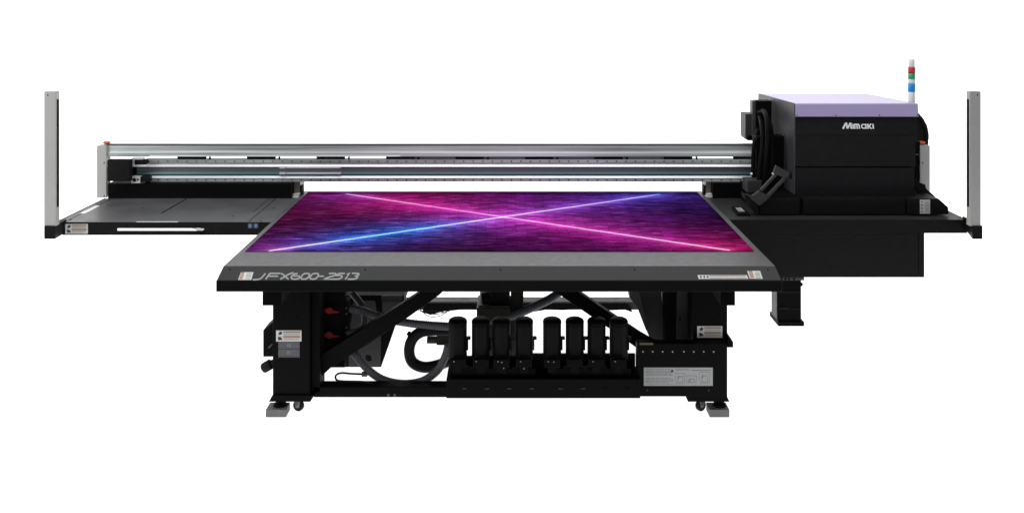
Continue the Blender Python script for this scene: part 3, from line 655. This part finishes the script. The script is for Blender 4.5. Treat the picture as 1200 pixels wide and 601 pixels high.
# tilting arm at the left foot of the head
AZ = 5.11
mb = MB()
mb.shape([(873.5,227),(882,229.8),(890.5,223.8),(903,231),(891,241.5),(889.4,241)], AZ, .02)
mb.shape([(891.6,222.6),(909.5,203.4),(912,205),(894.2,224.2)], AZ-.005, .02); mb.shape([(899.6,228.8),(919.4,208.2),(922.2,209.8),(902.6,230.6)], AZ-.005, .02)
mb.shape([(910,194),(926.8,203.2),(921.8,209.4),(906.8,203.2)], AZ-.008, .02); 
arm = mb.build('cable_guide_arm', 'darkgrey', P, bevel=.002)
mb = MB(); mb.shape([(873.5,227.5),(889.2,241.6),(890.2,252),(886,250),(874,234)], AZ+.006, .08); mb.build('arm_foot', 'black', arm, bevel=.002)
mb = MB(); mb.front(926.6, 202, 928.6, 210, AZ, .02); mb.build('hinge', 'hole', arm, bevel=0)
# small control pad on the right tray
mb = MB(); Z = 5.2
q = [(X(858,5.27),5.27),(X(863.5,5.16),5.16)]
mb.hexa([(X(864.5,5.12),5.12,uz),(X(879.5,5.12),5.12,uz),(X(870.5,5.30),5.30,uz),(X(857.5,5.30),5.30,uz),(X(864.5,5.12),5.12,uz+.012),(X(879.5,5.12),5.12,uz+.012),(X(870.5,5.30),5.30,uz+.012),(X(857.5,5.30),5.30,uz+.012)])
cp = mb.build('control_pad', 'deep', P, bevel=.002)
mb = MB(); zz = uz+.0121
for a0, a1 in ((.28,.42), (.48,.78)):
    f0 = lambda t: (X(864.5+15*t,5.12)); f1 = lambda t: (X(857.5+13*t,5.30))
    def lp(t, s): return (f0(t)*(1-s)+f1(t)*s, 5.12+.18*s)
    ring = [lp(a0,.3), lp(a1,.3), lp(a1,.85), lp(a0,.85)]
    mb.extr([(a,b,zz) for a,b in ring], [(a,b,zz+.001) for a,b in ring])
mb.build('pad_marking', 'labelgrey', cp, bevel=0)
# --- signal tower
SX, SY = X(1068.7,5.33), 5.33; r = 4.0*5.33/F
hz = lambda y: H(y, SY)
mb = MB(); mb.cyl((SX,SY,hz(124)), (SX,SY,hz(107.7)), r*.94, n=28); mb.cyl((SX,SY,hz(97.9)), (SX,SY,hz(92.9)), r*.95, n=28)
mb.tube([(SX,SY,hz(78.8)),(SX,SY,hz(70.5)),(SX,SY,hz(69.4))], [r*.86,r*.86,r*.7], 28); mb.cyl((SX,SY,hz(92.85)), (SX,SY,hz(78.85)), r*.5, n=16)
mb.cyl((SX,SY,hz(107.65)), (SX,SY,hz(97.95)), r*.5, n=16)
tw = mb.build('signal_tower', 'tower_white', P, bevel=.0008)
for nm, a, b, mt in (('lamp_lens', 85.2, 79, 'lred'), ('lamp_lens', 92.8, 86, 'lgreen'), ('lamp_lens', 107.6, 98, 'lblue')):
    mb = MB(); mb.cyl((SX,SY,hz(a)), (SX,SY,hz(b)), r, n=28); tag(mb.build(nm, mt, tw, bevel=.0008), {'lred': 'red lens', 'lgreen': 'green lens', 'lblue': 'blue lens'}[mt])
mb = MB(); mb.cyl((SX,SY,hz(86)), (SX,SY,hz(85.2)), r*.97, n=28); mb.build('lens_ring', 'deep', tw, bevel=0)
# ------------------------------------------------------------------ printed board on the bed
def expr_art():
    m, N, L, B = newmat('neon_on_brick_print')
    def val(x):
        n = N.new('ShaderNodeValue'); n.outputs[0].default_value = x; return n.outputs[0]
    def mth(op, a, b=None, clamp=False, c=None):
        n = N.new('ShaderNodeMath'); n.operation = op; n.use_clamp = clamp
        for i, q in enumerate((a, b, c)):
            if q is None: continue
            if isinstance(q, (int, float)): n.inputs[i].default_value = q
            else: L.new(q, n.inputs[i])
        return n.outputs[0]
    tc = N.new('ShaderNodeTexCoord'); sp = N.new('ShaderNodeSeparateXYZ'); L.new(tc.outputs['Object'], sp.inputs[0])
    x, y = sp.outputs[0], sp.outputs[1]
    def seg(ax, ay, bx, by):
        dx, dy = bx-ax, by-ay; l2 = dx*dx+dy*dy
        ux = mth('SUBTRACT', x, ax); uy = mth('SUBTRACT', y, ay)
        t = mth('DIVIDE', mth('ADD', mth('MULTIPLY', ux, dx), mth('MULTIPLY', uy, dy)), l2, clamp=True)
        ex = mth('SUBTRACT', ux, mth('MULTIPLY', t, dx)); ey = mth('SUBTRACT', uy, mth('MULTIPLY', t, dy))
        d = mth('SQRT', mth('ADD', mth('MULTIPLY', ex, ex), mth('MULTIPLY', ey, ey)))
        return t, d
    def fall(d, w, p=1.0):                       # exp(-(d/w)^p)
        q = mth('DIVIDE', d, w); q = mth('POWER', q, p) if p != 1 else q
        return mth('EXPONENT', mth('MULTIPLY', q, -1))
    def ramp(t, stops):
        n = N.new('ShaderNodeValToRGB'); L.new(t, n.inputs[0]); cr = n.color_ramp
        while len(cr.elements) < len(stops): cr.elements.new(.5)
        for e, (p, c) in zip(cr.elements, stops): e.position = p; e.color = (*c, 1)
        return n.outputs[0]
    def vm(op, a, b=None, s=None):
        n = N.new('ShaderNodeVectorMath'); n.operation = op
        for i, q in enumerate((a, b)):
            if q is None: continue
            if isinstance(q, tuple): n.inputs[i].default_value = q
            else: L.new(q, n.inputs[i])
        if s is not None:
            if isinstance(s, (int, float)): n.inputs['Scale'].default_value = s
            else: L.new(s, n.inputs['Scale'])
        return n.outputs[0]
    cx_, cy_ = AC
    tb, db = seg(-1.189-cx_, 4.375-cy_, .934-cx_, 5.648-cy_)
    tp, dp = seg(-1.049-cx_, 5.656-cy_, 1.066-cx_, 4.386-cy_)
    # bricks: thin courses with uneven tones
    def brick(scale, w, hgt, mort):
        mp = N.new('ShaderNodeMapping'); L.new(tc.outputs['Object'], mp.inputs[0])
        wn = N.new('ShaderNodeTexNoise'); wn.inputs['Scale'].default_value = 3; L.new(tc.outputs['Object'], wn.inputs['Vector'])
        add = vm('ADD', mp.outputs[0], vm('SCALE', wn.outputs['Color'], s=.05))
        b = N.new('ShaderNodeTexBrick'); L.new(add, b.inputs['Vector'])
        b.inputs['Scale'].default_value = scale; b.inputs['Brick Width'].default_value = w; b.inputs['Row Height'].default_value = hgt
        b.inputs['Mortar Size'].default_value = mort; b.inputs['Color1'].default_value = (.6,.6,.6,1); b.inputs['Color2'].default_value = (1.3,1.3,1.3,1)
        b.inputs['Mortar'].default_value = (.5,.5,.5,1); b.inputs['Mortar Smooth'].default_value = .4
        return b.outputs['Color']
    bc = brick(1.0, .11, .034, .003)
    def noise(sx, sy, lo, hi, a, b, det=4):
        mp = N.new('ShaderNodeMapping'); mp.inputs['Scale'].default_value = (sx, sy, 1); L.new(tc.outputs['Object'], mp.inputs[0])
        n = N.new('ShaderNodeTexNoise'); n.inputs['Scale'].default_value = 1; n.inputs['Detail'].default_value = det; L.new(mp.outputs[0], n.inputs['Vector'])
        r = N.new('ShaderNodeMapRange'); r.inputs[1].default_value = lo; r.inputs[2].default_value = hi; r.inputs[3].default_value = a; r.inputs[4].default_value = b
        L.new(n.outputs['Fac'], r.inputs[0]); return r.outputs[0]
    streak = noise(6, 58, .32, .68, .42, 1.55)
    glint = mth('POWER', noise(8, 52, .57, .76, 0, 1.0, 1), 1.5)
    cloud = mth('MULTIPLY', noise(1.8, 3, .3, .7, .45, 1.5), mth('ADD', .45, mth('MULTIPLY', mth('ADD', mth('MULTIPLY', y, 1.1), .75), .75), clamp=False))
    # colour of each glow along its tube
    gb = ramp(tb, [(0,(.36,.03,.30)),(.07,(.12,.05,.42)),(.16,(.03,.11,.60)),(.34,(.03,.12,.62)),(.46,(.10,.05,.42)),(.6,(.22,.04,.40)),(.8,(.12,.03,.42)),(1,(.05,.06,.55))])
    gp = ramp(tp, [(0,(.20,.02,.30)),(.15,(.46,.01,.20)),(.4,(.50,.015,.24)),(.6,(.48,.02,.28)),(.85,(.42,.015,.26)),(1,(.62,.01,.16))])
    base = ramp(mth('ADD', mth('MULTIPLY', x, .4), .5), [(0,(.055,.003,.022)),(.3,(.075,.003,.035)),(.55,(.06,.004,.07)),(.8,(.028,.003,.045)),(1,(.014,.002,.030))])
    s1 = vm('SCALE', gb, s=mth('ADD', mth('MULTIPLY', fall(db,.14,1.2), .6), mth('MULTIPLY', fall(db,.035), .4)))
    s2 = vm('SCALE', gp, s=mth('ADD', mth('MULTIPLY', fall(dp,.20,1.2), .72), mth('MULTIPLY', fall(dp,.04), .3)))
    col = vm('ADD', vm('ADD', vm('ADD', vm('SCALE', base, s=cloud), s1), s2), vm('SCALE', (.008,.005,.050), s=fall(db,.36,1.5)))
    # suppress red where the blue tube dominates on the left
    k = mth('MULTIPLY', fall(db,.30,1.5), mth('MULTIPLY', mth('SUBTRACT', 1, mth('ABSOLUTE', mth('SUBTRACT', mth('MULTIPLY', tb, 3.0), .75)), clamp=True), .8))
    inv = N.new('ShaderNodeCombineXYZ'); L.new(mth('SUBTRACT', 1, k), inv.inputs[0]); inv.inputs[1].default_value = 1; inv.inputs[2].default_value = 1
    col = vm('MULTIPLY', col, inv.outputs[0])
    col = vm('MULTIPLY', col, bc); col = vm('SCALE', col, s=streak)
    lum = mth('ADD', mth('ADD', mth('MULTIPLY', fall(db,.25), .9), mth('MULTIPLY', fall(dp,.3), .7)), .12)
    col = vm('ADD', col, vm('SCALE', vm('ADD', col, (.12,.06,.16)), s=mth('MULTIPLY', glint, mth('MULTIPLY', lum, 1.2))))
    # tubes
    cb = ramp(tb, [(0,(.95,.62,.85)),(.10,(.70,.75,.95)),(.2,(.32,.75,1)),(.34,(.32,.75,1)),(.5,(.75,.68,1)),(.8,(.72,.55,1)),(1,(.25,.45,.95))])
    cp_ = ramp(tp, [(0,(.95,.5,.85)),(.3,(1,.30,.62)),(.6,(1,.45,.80)),(1,(1,.55,.80))])
    col = vm('ADD', col, vm('SCALE', cb, s=mth('ADD', mth('MULTIPLY', fall(db,.006,2.4), 1.2), mth('MULTIPLY', fall(db,.02), .22))))
    col = vm('ADD', col, vm('SCALE', cp_, s=mth('ADD', mth('MULTIPLY', fall(dp,.006,2.4), 1.2), mth('MULTIPLY', fall(dp,.02), .18))))
    mn = N.new('ShaderNodeVectorMath'); mn.operation = 'MINIMUM'; L.new(col, mn.inputs[0]); mn.inputs[1].default_value = (.93,.93,.93)
    L.new(mn.outputs[0], B.inputs['Base Color']); B.inputs['Roughness'].default_value = .8; B.inputs['Specular IOR Level'].default_value = .0
    return m
AC = ((-1.310+1.190)/2, (4.372+5.72)/2)
M['art'] = expr_art(); M['artedge'] = paint('board_edge', (.05, .03, .06), .6)
mb = MB(); mb.box(-1.310, 1.190, 4.372, 5.725, BZ+.0004, BZ+.004)
art = mb.build('printed_board', 'art', None, bevel=0, origin=(AC[0], AC[1], BZ))
tag(art, 'purple and blue printed board with two crossing neon lines, lying on the printer bed', 'print')
# ------------------------------------------------------------------ ink bottles in the rack
def make_bottle(x_):
    Z = IZ+.06; r = 10.9*Z/F; x0 = X(x_, Z); zb, zt_ = H(421,Z), H(372.6,Z)
    mb = MB(); Hh = zt_-zb
    R = [.88, .97, 1, 1, .985, .985, .94, .94]; T = [0, .03, .06, .12, .13, .855, .862, .88]
    mb.tube([(x0, Z, zb+Hh*t) for t in T], [r*a for a in R], 18, smooth=False)
    o = mb.build('ink_bottle', 'bottle', None, bevel=0, origin=(x0, Z, zb))
    mb = MB(); mb.cyl((x0,Z,zb-.03), (x0,Z,zb-.0005), r*.55, n=24); mb.cyl((x0,Z,zb-.012), (x0,Z,zb-.004), r*.75, n=24)
    mb.build('neck', 'bottle', o, bevel=.001)
    mb = MB(); mb.tube([(x0, Z, zb+Hh*t) for t in (.8805, .885, .93, .965, .99, 1.0)], [r*a for a in (.98, 1, 1, .93, .75, .3)], 32); mb.build('cap', 'deep', o, bevel=0)
    mb = MB(); mb.box(x0+r*.98, x0+r+.018, Z-.012, Z+.012, zb+.105, zb+.118); mb.box(x0+r*.98, x0+r+.006, Z-.01, Z+.01, zb+.05, zb+.105); mb.build('tab', 'bottle', o, bevel=.002)
    return o
ords = ['leftmost', 'second from the left', 'third from the left', 'just left of the wider gap', 'just right of the wider gap', 'sixth from the left', 'seventh from the left', 'rightmost']
src = make_bottle(537); kids = list(src.children)
for i, x_ in enumerate((537, 564, 588, 614.5, 647.5, 674, 699.5, 725.5)):
    if i == 0: o = src
    else:
        o = src.copy(); COL.objects.link(o); o.location = (X(x_, IZ+.06), src.location.y, src.location.z)
        for k_ in kids:
            c = k_.copy(); COL.objects.link(c); c.parent = o
    tag(o, 'black ink bottle in the rack under the bed, '+ords[i]+(' of the eight' if i in (0, 7) else ''), 'ink bottle', 'black ink bottles standing in the rack')
# ------------------------------------------------------------------ blocks under the feet, loose cable
for x0_, x1_, nm in ((311.8, 335.6, 'grey block under the foot of the left leg, beside the left caster'), (832.2, 855.4, 'grey block under the foot of the right leg, beside the right caster')):
    Z = 4.622; mb = MB(); mb.box(X(x0_,Z), X(x1_,Z), Z, Z+.085, .0005, .0402); o = mb.build('foot_block', 'block', None, bevel=.001)
    tag(o, nm, 'block', 'grey blocks under the printer feet')
Z = 4.72; zb = .1335
mb = hose_mesh([(438,449,4.72),(425,447,4.72),(405,446.5,4.72),(396,445.5,4.71),(393.6,441.5,4.71),(396,438,4.71),(402,436.8,4.71),(412,437.6,4.71),(425,438.2,4.71)], 1.15*Z/F, False)
o = mb.build('looped_cable', 'rubber', None, bevel=0)
tag(o, 'thin black looped cable with a plug lying on the bottom beam beside the left leg', 'cable')
mb = MB(); mb.cyl(pp(424.5,438.2,4.71), pp(431,438,4.71), .013, n=14); mb.build('plug', 'darkgrey', o, bevel=.002)
print('faces', sum(len(o.data.polygons) for o in bpy.data.objects if o.type == 'MESH'))
